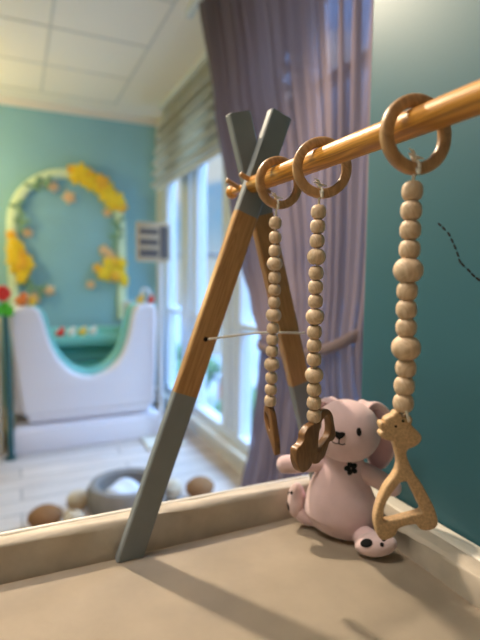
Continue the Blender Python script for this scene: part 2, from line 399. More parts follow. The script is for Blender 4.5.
# ------------------------------------------------------------------ curtain
cu = thing('curtain', 'sheer lilac pleated curtain tied back beside the teal wall', 'curtain', (.92, 1.5, 0))
zs = [(0.02, 2.03), (.33, 1.95), (.50, 1.885), (.75, 1.83), (.88, 1.78), (.99, 1.735), (1.15, 1.86), (1.30, 1.97), (1.6, 2.10), (2.08, 2.31), (2.72, 2.58)]
def yleft(z):
    for (a, b), (c, d) in zip(zs, zs[1:]):
        if a <= z <= c:
            t = (z - a) / (c - a); t = t * t * (3 - 2 * t) * .5 + t * .5; return b + (d - b) * t
    return zs[0][1] if z < .02 else zs[-1][1]
bm = bmesh.new(); rows = []
NU, NZ = 240, 90
ph = [random.uniform(-.5, .5) for _ in range(30)]
for i in range(NZ + 1):
    z = .02 + (2.70 - .02) * i / NZ; yl = yleft(z); yr = 1.05 + .03 * math.exp(-((z - 1.02) / .25) ** 2)
    pinch = math.exp(-((z - 1.0) / .16) ** 2); row = []
    for j in range(NU + 1):
        t = j / NU; y = yr + (yl - yr) * t
        a = t * 14 * 2 * math.pi + .8 * math.sin(5 * t + z * .8) + .35 * math.sin(z * 2.1 + t * 17)
        w = .027 * (1 - .45 * pinch) * (.7 + .3 * math.sin(t * 9 + 1))
        x = .93 + w * math.sin(a) + .010 * math.sin(a * 2.3 + z * 1.7) + .012 * math.sin(3.1 * z + 6 * t) - .03 * pinch
        row.append(bm.verts.new((x, y + .010 * math.cos(a), z)))
    rows.append(row)
for A, B in zip(rows, rows[1:]):
    for j in range(NU): bm.faces.new((A[j], A[j + 1], B[j + 1], B[j]))
obj('curtain_cloth', bm, M['curtain'], cu, 3)
tb = [(.93, 1.775, 1.0), (.865, 1.70, .985), (.85, 1.5, .985), (.85, 1.32, 1.01), (.86, 1.18, 1.055), (.90, 1.11, 1.10), (.97, 1.09, 1.12)]
obj('tieback', sweep(bmesh.new(), tb, .016, .005, (0, 0, 1), 40, 10), M['curtain'], cu)
obj('curtain_track', mkbox(.91, .95, .9, 2.75, 2.705, 2.748, .004), M['white_paint'], cu)

# ------------------------------------------------------------------ spa tub
tubP = thing('plinth', 'low white platform under the white bathing tub', 'platform', (.47, 4.1, 0))
obj('plinth_body', mkbox(-.045, 1.02, 3.66, 4.70, 0, .165, .01), M['tub_white'], tubP)
obj('plinth_top', mkbox(-.03, 1.005, 3.675, 4.70, .16, .19, .008), M['tub_white'], tubP)
tub = thing('bathing_tub', 'white baby bathing tub with a deep U-shaped dip and teal inside', 'tub', (.47, 4.1, .19))
outer = [(.038, .258), (.020, .29), (.0, .45), (-.03, .75), (-.045, .95), (-.025, 1.015), (.03, 1.04), (.11, 1.035), (.155, 1.0), (.18, .92), (.205, .82), (.24, .72), (.295, .63), (.38, .55), (.497, .515), (.61, .55), (.70, .63), (.75, .73), (.785, .86), (.805, .96), (.835, 1.03), (.9, 1.05), (.965, 1.04), (.995, .98), (.99, .75), (.98, .45), (.972, .29), (.955, .257), (.92, .255), (.70, .255), (.50, .255), (.30, .255), (.07, .255)]
lin = [(x, z + (.035 if .17 < x < .80 else 0)) for x, z in outer]
obj('shell', plate([outer], (0, 3.735, 0), (1, 0, 0), (0, 0, 1), .11, .03), M['tub_white'], tub)
obj('side_wall', mkbox(-.035, .06, 3.77, 4.58, .255, 1.02, .025), M['tub_white'], tub)
obj('side_wall', mkbox(.90, .99, 3.77, 4.58, .255, 1.03, .025), M['tub_white'], tub)
obj('skirt', mkbox(.055, .93, 3.69, 4.56, .212, .27, .012), M['tub_white'], tub)
obj('base', mkbox(.10, .88, 3.75, 4.52, .1905, .215), M['tub_white'], tub, None)
bm = plate([[(x * .93 + .035, z) for x, z in lin]], (0, 3.85, 0), (1, 0, 0), (0, 0, 1), .13, .02)
box(bm, -.03, .985, 4.52, 4.60, .255, .80, .02); box(bm, .06, .90, 4.30, 4.52, .66, .74, .012); box(bm, .06, .90, 4.44, 4.52, .28, .67); box(bm, .06, .90, 3.9, 4.5, .255, .30)
obj('basin', bm, M['tub_teal'], tub)
obj('water', mkbox(.06, .90, 3.9, 4.44, .50, .52), M['water'], tub)
fa = sweep(bmesh.new(), [(.95, 4.0, 1.03), (.945, 4.0, 1.10), (.96, 4.0, 1.15), (.995, 3.98, 1.145), (1.01, 3.96, 1.11)], .011, seg=12)
obj('faucet', fa, M['pole'], tub)

def bath_toy(p, mat, mat2, label, s=1.0):
    t = thing('bath_toy', label, 'bath toy', p)
    b = bmesh.new(); x, y, z = p
    ellip(b, (x, y, z + .028 * s), (.036 * s, .030 * s, .028 * s), shape=lambda q: Vector((q.x, q.y, q.z + .25 * max(0, -q.x) ** 2)))
    obj('toy_body', b, mat, t, 2)
    obj('toy_head', ellip(bmesh.new(), (x + .016 * s, y - .002, z + .062 * s), (.022 * s, .021 * s, .021 * s), seg=16, rings=10), mat, t, 2)
    obj('beak', ellip(bmesh.new(), (x + .020 * s, y - .024 * s, z + .058 * s), (.008 * s, .011 * s, .005 * s), seg=10, rings=8), mat2, t, 2)
for x, m, l in ((.335, 'red', 'small red bath toy leftmost on the teal ledge in the tub'), (.425, 'toy_white', 'small white bath toy beside the red one on the ledge'),
                (.515, 'toy_yellow', 'small yellow bath toy in the row on the tub ledge'), (.60, 'toy_white', 'small white bath toy rightmost on the tub ledge')):
    bath_toy((x, 4.36, .741), M[m], M['orange'], l)
bath_toy((.035, 3.74, 1.041), M['orange'], M['red'], 'orange bath toy on the left shoulder of the tub', 1.15)
bath_toy((.105, 3.735, 1.043), M['toy_yellow'], M['orange'], 'small yellow bath toy next to the orange one on the tub shoulder', .8)
bath_toy((.875, 3.74, 1.048), M['toy_yellow'], M['orange'], 'yellow bath toy on the right shoulder of the tub', .9)
bath_toy((.955, 3.735, 1.050), M['red'], M['toy_yellow'], 'dark red bath toy on the outer right edge of the tub', .75)

# ------------------------------------------------------------------ arch and its flowers
outer = []; R, cx, cz = .515, .46, 1.70
for i in range(33):
    a = math.pi * i / 32; outer.append((cx + R * math.cos(a), cz + R * math.sin(a)))
outer += [(cx - R, .85), (cx - R + .085, .85)]
for i in range(33):
    a = math.pi - math.pi * i / 32; outer.append((cx + (R - .085) * math.cos(a), cz + (R - .085) * math.sin(a)))
outer += [(cx + R - .085, .85), (cx + R, .85)]
tag(recentre(obj('wall_arch', plate([outer], (0, 4.73, 0), (1, 0, 0), (0, 0, 1), .06, .02, False), M['arch_green']), (cx, 4.73, .85)),
    'pale green rounded arch band on the teal wall behind the tub', 'arch')
def flower(bm, c, r, rot=0):
    for k in range(5):
        a = rot + 2 * math.pi * k / 5; d = Vector((math.cos(a), 0, math.sin(a)))
        ellip(bm, Vector(c) + d * r * .55 + Vector((0, -.004, 0)), (r * .5, r * .36, r * .16), basis(d, d.cross(Vector((0, -1, 0))), Vector((0, -1, 0))), 8, 6)
    ellip(bm, Vector(c) + Vector((0, -.012, 0)), (r * .22, r * .2, r * .22), seg=8, rings=6)
    return bm
def spray(pts, label):
    t = thing('yellow_flower_spray', label, 'flowers', (pts[0][0], 4.70, pts[0][1]))
    for i, (x, z, r) in enumerate(pts):
        obj('flower', flower(bmesh.new(), (x, 4.685 - .012 * (i % 3), z), r, i * .7), M['yellow'] if i % 4 else M['gold'], t, 1)
P = []
for i in range(17):
    a = math.radians(86 - 62 * i / 16); rr = .47 + .035 * (-1) ** i; P.append((cx + rr * math.cos(a), cz + rr * math.sin(a) - .0, .052 + .012 * (i % 3)))
spray(P, 'golden yellow flower spray on the upper right curve of the arch')
spray([(-.02, 1.60, .05), (.0, 1.53, .06), (-.015, 1.46, .06), (.04, 1.50, .055), (.05, 1.43, .06), (-.01, 1.385, .065), (.10, 1.40, .05), (.12, 1.345, .05), (.05, 1.35, .06), (.0, 1.31, .05), (.07, 1.28, .055), (.05, 1.225, .05), (.10, 1.30, .04)],
      'golden yellow flower spray on the left side of the arch')
spray([(.70, 1.33, .05), (.76, 1.30, .055), (.79, 1.38, .055), (.83, 1.31, .06), (.85, 1.39, .05), (.92, 1.38, .055), (.90, 1.31, .06), (.93, 1.25, .055), (.86, 1.25, .055), (.79, 1.25, .05), (.945, 1.20, .045), (.73, 1.26, .045)],
      'golden yellow flower spray low on the right side of the arch')
for i, (x, z) in enumerate([(.229, 2.093), (.334, 2.051), (.467, 1.965), (.805, 1.85), (.77, 1.50), (.82, 1.45), (.643, 1.174), (.281, 1.12), (.155, 1.06), (.115, 1.63)]):
    o = obj('peach_blossom', flower(bmesh.new(), (x, 4.74, z), .045 + .008 * (i % 3), i), M['peach'], None, 1)
    tag(recentre(o, (x, 4.755, z)), 'small peach blossom scattered around the pale green arch', 'flower', 'peach blossoms around the arch')
def sprig(pts, label):
    t = thing('leaf_sprig', label, 'leaves', (pts[0][0], 4.75, pts[0][1]))
    st = [(x, 4.69, z) for x, z in pts]
    obj('stem', sweep(bmesh.new(), st, .005, n=20, seg=8), M['leaf'], t)
    L = len(st) - 1
    for k in range(9):
        p = cat([Vector(s) for s in st], L * (k + .5) / 9); a = k * 2.4 + .6
        d = Vector((math.cos(a), -.2, math.sin(a))).normalized(); u = d.cross(Vector((0, 1, 0))).normalized()
        obj('leaf', ellip(bmesh.new(), p + d * .035, (.042, .017, .006), basis(d, u, d.cross(u)), 10, 8), M['leaf'], t, 2)
sprig([(.03, 1.88), (.06, 1.75), (.05, 1.66)], 'green leaf sprig on the upper left of the arch above yellow flowers')
sprig([(.06, 1.19), (.14, 1.15), (.22, 1.12)], 'green leaf sprig at the lower left of the arch')
sprig([(.90, 1.78), (.88, 1.66), (.84, 1.53)], 'green leaf sprig on the right side of the arch')
sprig([(.14, 2.02), (.22, 2.06), (.28, 2.08)], 'green leaf sprig near the top left of the arch')

# ------------------------------------------------------------------ sign on a stand
sg = thing('sign_stand', 'square greige sign with dark lines on a slim pale pole by window', 'sign', (1.0, 3.6, 0))
rz = Matrix.Rotation(math.radians(4), 3, 'Z')
def turned(bm, c=(.94, 3.6, 0)):
    c = Vector(c)
    for v in bm.verts: v.co = c + rz @ (v.co - c)
    return bm
obj('board', turned(mkbox(.815, 1.075, 3.585, 3.61, 1.365, 1.655, .004)), M['sign_board'], sg)
for z0, z1 in ((1.565, 1.605), (1.485, 1.53), (1.40, 1.455)):
    obj('printed_line', turned(mkbox(.835, .975, 3.580, 3.586, z0, z1)), M['sign_ink'], sg, None)
obj('printed_line', turned(mkbox(.99, 1.055, 3.580, 3.586, 1.39, 1.63)), M['sign_ink'], sg, None)
obj('pole', lathe(bmesh.new(), [(.018, .02), (.018, 1.37)], (1.0, 3.62, 0), 16), M['pole'], sg)
obj('base', mkbox(.84, 1.13, 3.38, 3.652, 0, .022, .006), M['cream_paint'], sg)

# ------------------------------------------------------------------ left edge: cabinet and flower post
cb = thing('side_cabinet', 'beige cabinet at the left edge beside the white tub', 'cabinet', (-.33, 3.9, 0))
obj('cabinet_body', mkbox(-.55, -.108, 3.72, 4.2, 0, .93, .006), M['beige'], cb)
dr = obj('cabinet_door', mkbox(-.54, -.118, 3.70, 3.72, .04, .91, .004), M['beige'], cb)
obj('knob', lathe(bmesh.new(), [(.006, 0), (.006, .012), (.013, .02), (.013, .03), (.0, .034)], (-.50, 3.70, .5), 14, (0, -1, 0)), M['pole'], dr)
fp = thing('flower_post', 'dark teal post topped with a red bloom and green leaves', 'flower', (-.06, 3.6, 0))
obj('post', sweep(bmesh.new(), [(-.057, 3.6, .012), (-.060, 3.6, .5), (-.066, 3.6, 1.04)], [.020, .019, .016], seg=12, cap=.3), M['dark_teal'], fp)
obj('foot_plate', lathe(bmesh.new(), [(.04, 0), (.04, .012), (.02, .02)], (-.06, 3.6, 0), 20), M['dark_teal'], fp)
obj('bloom', flower(ellip(bmesh.new(), (-.082, 3.6, 1.135), (.057, .05, .05), seg=14, rings=10), (-.082, 3.56, 1.135), .055), M['red'], fp, 1)
for a in (-.6, .3, 1.3, 2.4, 3.5):
    d = Vector((math.cos(a), -.3, math.sin(a) * .5)).normalized(); u = d.cross(Vector((0, 1, 0))).normalized()
    obj('leaf', ellip(bmesh.new(), Vector((-.08, 3.595, 1.02)) + d * .028, (.046, .03, .012), basis(d, u, d.cross(u)), 12, 8), M['green'], fp, 2)

# ------------------------------------------------------------------ things on the floor
def cushion(c, r, h, mat, label, name='floor_cushion', catn='cushion'):
    o = obj(name, ellip(bmesh.new(), (c[0], c[1], h / 2), (r, r * .85, h / 2), shape=lambda q: Vector((q.x, q.y, q.z * (1 - .12 * q.x * q.x)))), mat, None, 2)
    b = o.data
    tag(recentre(o, (c[0], c[1], 0)), label, catn)
cushion((.105, 2.53), .085, .11, M['brown'], 'small brown felt pouffe on the plank floor at the left', 'pouffe', 'pouffe')
cushion((.925, 2.53), .085, .12, M['brown'], 'small brown felt pouffe on the floor under the window', 'pouffe', 'pouffe')
bk = thing('toy_basket', 'round grey felt basket on the plank floor behind the padded rail', 'basket', (.51, 2.52, 0))
obj('basket_wall', lathe(bmesh.new(), [(.17, 0), (.20, .05), (.205, .14), (.19, .17), (.165, .175), (.15, .16), (.155, .05), (.14, .02), (0, .02)], (.51, 2.52, 0), 36), M['grey_felt'], bk)
o = obj('folded_cloth', ellip(bmesh.new(), (.495, 2.50, .105), (.10, .095, .075), shape=lambda q: Vector((q.x, q.y, q.z + .12 * math.sin(5 * q.x + 3 * q.y)))), M['white_cloth'], None, 2)
tag(recentre(o, (.495, 2.50, .03)), 'white bunched cloth lying inside the grey felt basket', 'cloth')
for x, y, s, l in ((.235, 2.42, .055, 'cream mottled plush ball nearest the padded rail beside the grey basket'), (.275, 2.64, .06, 'cream mottled plush ball farther from the rail, between left pouffe and grey basket'), (.775, 2.58, .06, 'cream mottled plush ball between the grey basket and the pouffe under the window')):
    t = thing('plush_ball', l, 'plush toy', (x, y, 0))
    obj('ball_body', ellip(bmesh.new(), (x, y, s * .95), (s, s, s * .95)), M['cream_plush'], t, 2)
    obj('seam_band', lathe(bmesh.new(), [(s * .93, s * .9), (s * 1.01, s * .93), (s * 1.01, s * 1.0), (s * .93, s * 1.03)], (x, y, 0), 28), M['brown'], t)

# ------------------------------------------------------------------ outside the window
def house(name, label, x, y, w, d, z0, h, mat, flat=True):
    t = thing(name, label, 'building', (x, y, z0))
    obj('house_wall', mkbox(x - d / 2, x + d / 2, y - w / 2, y + w / 2, z0, z0 + h), mat, t, None)
    obj('roof', mkbox(x - d / 2 - .3, x + d / 2 + .3, y - w / 2 - .3, y + w / 2 + .3, z0 + h, z0 + h + .4), M['roof_tile'], t, None)
    for k in range(int(w / 2)):
        for r in range(int(h / 2.8)):
            yy = y - w / 2 + 1 + 2 * k; zz = z0 + 1 + 2.8 * r
            obj('house_window', mkbox(x - d / 2 - .05, x - d / 2 + .02, yy - .45, yy + .45, zz, zz + 1.3), M['roof_tile'], t, None)
house('orange_house', 'orange rendered house seen through the window beside the curtain', 18, 35.5, 5.0, 5, -12, 4.6, M['outer_orange'])
house('white_house', 'long white building behind the orange house outside the window', 44, 62, 14, 6, -12, 8.5, M['outer_white'])
house('beige_house', 'tall beige building far outside the window between the white frames', 30, 81, 6, 6, -12, 17.0, M['outer_beige'])
for i, (x, y, s, l) in enumerate(((14, 30.0, 2.0, 'round green tree in front of the orange house outside'), (13, 40.5, 2.4, 'dark green tree left of the orange house outside'), (17, 49, 2.6, 'broad green tree farthest left outside the window'))):
    t = thing('garden_tree', l, 'tree', (x, y, -12))
    obj('trunk', lathe(bmesh.new(), [(.25, -12), (.18, -9)], (x, y, 0), 10), M['trunk'], t)
    b = bmesh.new()
    for k in range(9): ellip(b, (x + random.uniform(-s, s) * .6, y + random.uniform(-s, s) * .6, -8.3 + random.uniform(-1, 1) * s * .5), (s * .6, s * .6, s * .5), seg=12, rings=8)
    obj('crown', b, M['tree_leaf'], t, 2)
g = struct(obj('ground_outside', mkbox(3, 160, -60, 220, -12.3, -12), M['ground'], smooth=None))

# ================================================================== CHANGING TABLE AND MAT
MZ = .805
tbl = thing('changing_table', 'white edged changing table in the corner by the teal wall', 'table', (.0, .2, 0))
obj('table_top', mkbox(-.75, .637, -.45, .797, .70, .745, .004), M['table_white'], tbl)
bm = bmesh.new(); box(bm, -.75, .637, .789, .797, .745, MZ + .057, .004); obj('rim', bm, M['table_white'], tbl)
bm = bmesh.new(); box(bm, .602, .637, -.45, .789, .745, MZ + .040, .006); obj('rim', bm, M['table_white'], tbl)
for x in (-.72, .60):
    for y in (-.42, .76): obj('leg', mkbox(x - .025, x + .025, y - .025, y + .025, 0, .70, .004), M['table_white'], tbl)
mat_ = thing('changing_mat', 'cream suede padded mat with raised beige edges on the white table', 'mat', (0, .2, .745))
bm = bmesh.new()
NX, NY = 90, 70; g = []
for i in range(NX + 1):
    row = []
    for j in range(NY + 1):
        x = -.74 + (.5685 + .74) * i / NX; y = -.44 + (.757 + .44) * j / NY
        e = min(.5685 - x, .757 - y, x + .74, y + .44)
        zz = MZ - .004 * math.exp(-e / .006) + .0010 * math.sin(9 * x + 4 * y) * math.sin(11 * y) - .0002
        row.append(bm.verts.new((x, y, zz)))
    g.append(row)
for i in range(NX):
    for j in range(NY): bm.faces.new((g[i][j], g[i + 1][j], g[i + 1][j + 1], g[i][j + 1]))
bmesh.ops.solidify(bm, geom=list(bm.faces), thickness=.054)
obj('mat_pad', bm, M['mat'], mat_, 1)
def bolster(sec, axis, a, b):
    bm = bmesh.new(); rows = []
    N = 60
    for i in range(N + 1):
        t = a + (b - a) * i / N; row = []
        for k, (p, z) in enumerate(sec):
            w = .0012 * math.sin(t * 23 + k) + .0008 * math.sin(t * 61 + 2 * k)
            row.append(bm.verts.new((t, p + w, z + w) if axis == 'x' else (p + w, t, z + w)))
        rows.append(row)
    n = len(sec)
    for A, B in zip(rows, rows[1:]):
        for k in range(n): bm.faces.new((A[k], A[(k + 1) % n], B[(k + 1) % n], B[k]))
    bm.faces.new(rows[0][::-1]); bm.faces.new(rows[-1])
    return bm
def rsec(p0, p1, z0, z1, lean, r):   # rounded section, p0 = inner face
    s = [(p0, z0), (p0 + lean * .5, (z0 + z1) / 2)]
    for i in range(7):
        a = math.pi / 2 * i / 6; s.append((p0 + lean + r - r * math.cos(a), z1 - r + r * math.sin(a)))
    for i in range(7):
        a = math.pi / 2 * (1 - i / 6); s.append((p1 - r * .6 + r * .6 * math.cos(a), z1 - r * .6 + r * .6 * math.sin(a)))
    s.append((p1, z0)); return s
obj('bolster', bolster(rsec(.757, .7880, .7475, MZ + .056, .006, .011), 'x', -.73, .5995), M['bolster'], mat_, 1)
obj('bolster', bolster(rsec(.5685, .6005, .7475, MZ + .040, -.004, .009), 'y', -.43, .755), M['bolster'], mat_, 1)

# ================================================================== PLAY GYM
gy = thing('play_gym', 'wooden play gym with grey painted crossed legs standing on the cream mat', 'play gym', (.362, .45, MZ))
def leg(x0, z0, x1, z1, w, y0, y1, wa, wb, mats):
    """slat from (x0,z0) to (x1,z1) (centre line), foot cut level; the stretch wa..wb stays bare wood"""
    d = Vector((x1 - x0, 0, z1 - z0)); L = d.length; d.normalize(); nrm = Vector((d.z, 0, -d.x))
    bm = bmesh.new(); c0 = Vector((x0, 0, z0))
    cuts = [0, .02, wa, wb, L - .0012, L]
    secs = []
    for i, t in enumerate(cuts):
        ww = w / 2 if i < len(cuts) - 1 else w / 2 - .0010
        ring = []
        b = .0022 if i < len(cuts) - 1 else .0032
        for (sx, yy) in ((-ww, y0 + b), (-ww + b, y0), (ww - b, y0), (ww, y0 + b), (ww, y1 - b), (ww - b, y1), (-ww + b, y1), (-ww, y1 - b)):
            p = c0 + d * t + nrm * sx + Vector((0, yy, 0))
            if i == 0: p = p - d * ((p.z - z0) / d.z)
            ring.append(bm.verts.new(p))
        secs.append(ring)
    for i, (A, B) in enumerate(zip(secs, secs[1:])):
        for k in range(8):
            f = bm.faces.new((A[k], A[(k + 1) % 8], B[(k + 1) % 8], B[k])); f.material_index = 1 if i == 2 else 0
    bm.faces.new(secs[0][::-1]); bm.faces.new(secs[-1])
    return obj('leg', bm, mats, gy, None)
A_ = [M['grey_paint'], M['leg_wood']]; B_ = [M['grey_paint'], M['leg_wood_b']]
leg(.1535, MZ, .4147, 1.526, .0405, .737, .755, .272, .585, A_)
leg(.546, MZ, .3455, 1.524, .041, .756, .774, .262, .575, B_)
leg(.1535, MZ, .4147, 1.526, .0405, .102, .120, .272, .585, A_)
leg(.546, MZ, .3455, 1.524, .041, .083, .101, .262, .575, B_)
BX, BZ = .3623, 1.4049
obj('crossbar', sweep(bmesh.new(), [(BX, .121, BZ - .0006), (BX, .42, BZ - .0006), (BX, .7365, BZ - .0006)], .0138, n=10, seg=28, cap=.25), M['bar_wood'], gy)
for y0, y1, yk in ((.775, .816, .825), (.082, .050, .04)):
    obj('bar_end', sweep(bmesh.new(), [(BX, y0, BZ), (BX, (y0 + y1) / 2, BZ), (BX, y1, BZ)], .006, n=6, seg=16, cap=.3), M['bar_wood'], gy)
    obj('end_knob', ellip(bmesh.new(), (BX, yk, BZ), (.0115, .0115, .0115), seg=20, rings=14), M['bar_wood'], gy, 2)
for y in (.7300, .786, .126, .076):
    obj('peg', sweep(bmesh.new(), [(BX - .027, y, BZ + .012), (BX, y, BZ), (BX + .027, y, BZ - .012)], .0042, n=6, seg=14, cap=.4), M['leg_wood'], gy)
obj('tie_rod', sweep(bmesh.new(), [(.2835, .736, 1.1505), (.38, .744, 1.156), (.478, .755, 1.151)], .0018, n=12, seg=10, cap=.5), M['cord'], gy)
for x, y, z in ((.2790, .7368, 1.1505),):
    obj('hole', lathe(bmesh.new(), [(.004, -.0005), (.004, .0006)], (x, y, z), 16, (0, -1, 0)), M['black'], gy)

# ================================================================== HANGING TOYS
RO, RI, RT = .0388, .0262, .0100
def ring_mesh(c, beta):
    prof = []
    w = (RO - RI) / 2; mid = (RO + RI) / 2
    b = bmesh.new(); rows = []
    n = Vector((math.sin(beta), math.cos(beta), 0)); u = Vector((math.cos(beta), -math.sin(beta), 0)); v = Vector((0, 0, 1))
    for i in range(64):
        a = 2 * math.pi * i / 64; d = u * math.cos(a) + v * math.sin(a); row = []
        for k in range(16):
            q = 2 * math.pi * k / 16; cx_, sx_ = math.cos(q), math.sin(q)
            px = math.copysign(abs(cx_) ** .55, cx_) * w; py = math.copysign(abs(sx_) ** .55, sx_) * RT / 2
            row.append(b.verts.new(Vector(c) + d * (mid + px) + n * py))
        rows.append(row)
    for i in range(64):
        A, B = rows[i], rows[(i + 1) % 64]
        for k in range(16): b.faces.new((A[k], A[(k + 1) % 16], B[(k + 1) % 16], B[k]))
    return b
def bead_mesh(name, w, h, e=2.5, g=.74):
    R = w / 2; prof = []
    zc = h / 2; k = R
    for i in range(17):
        z = -zc + h * i / 16; r = R * math.sqrt(max(0, 1 - abs(z / zc) ** e * g)); prof.append((r, z))
    prof[0] = (prof[0][0] * .93, prof[0][1]); prof[-1] = (prof[-1][0] * .93, prof[-1][1])
    b = lathe(bmesh.new(), [(.0016, -zc + .002)] + prof + [(.0016, zc - .002)], seg=28)
    bmesh.ops.recalc_face_normals(b, faces=b.faces)
    me = bpy.data.meshes.new(name); b.to_mesh(me); b.free(); me.materials.append(M['bead_wood']); me.shade_smooth(); me.set_sharp_from_angle(angle=1.2)
    return me
SMALL = bead_mesh('bead_small', .0207, .0192); BIG = bead_mesh('bead_large', .0292, .0246, 2.0, .80)
def hanging_toy(name, label, y, beta, beads, scale, bigscale, lx):
    top = Vector((BX, y, BZ + .0133 - RI))
    t = thing(name, label, 'hanging toy', top)
    obj('ring', ring_mesh(top, beta), M['ring_wood'], t, 1)
    first, last = Vector(beads[0][:3]), Vector(beads[-1][:3])
    rb = top - Vector((0, 0, (RO + RI) / 2))
    # cord: through the beads, up round the ring and knotted inside it
    pts = [last - Vector((0, 0, .016)), first, rb + Vector((first.x - rb.x, -RT / 2 - .0025, -.006)), rb + Vector((first.x - rb.x, -RT / 2 - .002, .004)), rb + Vector((first.x - rb.x, 0, .0085)), rb + Vector((first.x - rb.x, .003, .012))]
    cd = obj('cord', sweep(bmesh.new(), pts, .0016, n=40, seg=8), M['cord'], t)
    kn = rb + Vector((first.x - rb.x, -.001, .010))
    bm = ellip(bmesh.new(), kn, (.0032, .003, .0032), seg=12, rings=8)
    for k, (dx, dz, ln) in enumerate(((-.80, .60, .012), (-.55, .75, .009), (.95, -.05, .010), (-.95, .25, .011), (.7, .25, .006))):
        d = Vector((dx, -.25, dz)); sweep(bm, [kn, kn + d * ln * .5 + Vector((.001, 0, .0005)), kn + d * ln], [.0013, .0012, .0007], n=8, seg=7)
    obj('knot', bm, M['cord'], cd, 1)
    for k, b in enumerate(beads):
        o = bpy.data.objects.new('bead', BIG if b[3] else SMALL); C.objects.link(o); o.parent = t
        o.location = Vector(b[:3]) - top; s = bigscale if b[3] else scale
        o.scale = (s, s, s); o.rotation_euler = (random.uniform(-.06, .06), random.uniform(-.06, .06), random.uniform(0, 6.28))
    return t, last
F_, T_ = False, True
RB = [(.3605, .376, 1.3374, F_), (.3598, .376, 1.3184, F_), (.3597, .376, 1.2994, F_), (.3598, .376, 1.2801, F_), (.3590, .376, 1.2594, T_), (.3587, .376, 1.2386, F_), (.3587, .376, 1.2201, F_), (.3592, .376, 1.2015, F_), (.36, .376, 1.1808, T_), (.3608, .376, 1.1598, F_), (.3597, .376, 1.1417, F_), (.3594, .376, 1.1238, F_)]
MB = [(.3584, .538, 1.336, F_), (.3577, .538, 1.3175, F_), (.3572, .538, 1.2989, F_), (.3568, .538, 1.2785, T_), (.3569, .538, 1.2576, F_), (.3566, .538, 1.2393, F_), (.3567, .538, 1.2206, F_), (.3566, .538, 1.2005, T_), (.3563, .538, 1.1803, F_), (.3564, .538, 1.1623, F_), (.3567, .538, 1.1438, F_), (.3574, .538, 1.1227, T_), (.3578, .538, 1.1034, F_), (.3581, .538, 1.0854, F_), (.3586, .538, 1.067, F_)]
LB = [(.3569, .65, 1.3328, F_), (.3571, .65, 1.3115, F_), (.3568, .65, 1.2912, F_), (.3567, .65, 1.272, T_), (.357, .65, 1.2513, F_), (.357, .65, 1.2325, F_), (.3566, .65, 1.2138, F_), (.356, .65, 1.1942, T_), (.3553, .65, 1.174, F_), (.3549, .65, 1.1568, F_), (.3544, .65, 1.1392, F_), (.3543, .65, 1.1187, T_), (.3542, .65, 1.0978, F_), (.3535, .65, 1.0798, F_), (.3526, .65, 1.0617, F_)]
tR, lastR = hanging_toy('ring_bead_toy', 'nearest hanging bead string with a speckled giraffe teether on a big wooden ring', .376, math.radians(10), RB, 1.0, 1.0, 0)
tM, lastM = hanging_toy('ring_bead_toy', 'middle hanging bead string ending in a brown looped wooden teether by the plush rabbit', .538, math.radians(18), MB, .945, .84, 0)
tL, lastL = hanging_toy('ring_bead_toy', 'hanging bead string next to the crossed legs with a slim crescent wooden teether', .65, 0, LB, .92, .82, 0)

# teethers: outlines drawn in small units (x right, y down) and scaled to metres
def draw(pts, ref, sx, sz): return [((x - ref[0]) * sx, -(y - ref[1]) * sz) for x, y in pts]
def facing(beta): return (math.cos(beta), -math.sin(beta), 0)
gir = [(195, 112), (222, 106), (232, 122), (228, 150), (246, 176), (272, 200), (290, 222), (291, 242), (279, 262), (252, 280), (222, 292), (207, 312), (206, 342), (224, 390), (262, 462), (306, 524), (352, 604), (386, 668), (410, 734), (416, 772), (396, 798), (360, 806), (328, 800), (312, 784), (298, 767), (250, 768), (190, 786), (170, 806), (156, 840), (128, 855), (98, 864), (76, 854), (58, 815), (46, 750), (53, 682), (73, 612), (103, 542), (142, 487), (163, 452), (174, 420), (176, 380), (164, 322), (150, 282), (132, 246), (98, 236), (70, 226), (58, 206), (74, 192), (60, 166), (58, 142), (84, 146), (86, 124), (106, 110), (128, 100), (144, 80), (162, 86), (176, 110)]
ghole = [(221, 492), (180, 503), (140, 552), (100, 617), (80, 680), (78, 742), (88, 762), (140, 757), (240, 732), (322, 708), (333, 680), (318, 652), (292, 597), (258, 532), (238, 497)]
k = .0001604            # metres per drawing unit
bt = math.radians(22); U = facing(bt)
go = lastR + Vector((0, .002, -.0115))
ref = (186, 88)
sxg = 0.0001724
gp = obj('giraffe_teether', plate([draw(gir, ref, sxg, k * 1.065), draw(ghole, ref, sxg, k * 1.065)], go, U, (0, 0, 1), .0125, .0022, grow=.0017), M['giraffe_wood'], tR, 1)
gp['label'] = 'speckled flat giraffe-shaped teether'
nf = -Vector((math.sin(bt), math.cos(bt), 0))
for x, y in ((140, 158), (182, 125)):
    (a, b), = draw([(x, y)], ref, sxg, k * 1.065)
    obj('eye', lathe(bmesh.new(), [(.0014, -.0004), (.0014, .0006)], go + Vector(U) * a + Vector((0, 0, b)) + nf * .0062, 14, nf), M['black'], gp)
obj('cord_loop', sweep(bmesh.new(), [lastR + Vector((-.003, -.0075, -.006)), lastR + Vector((-.0015, -.0085, -.012)), lastR + Vector((.001, -.0075, -.017))], .0015, n=10, seg=8), M['cord'], gp)

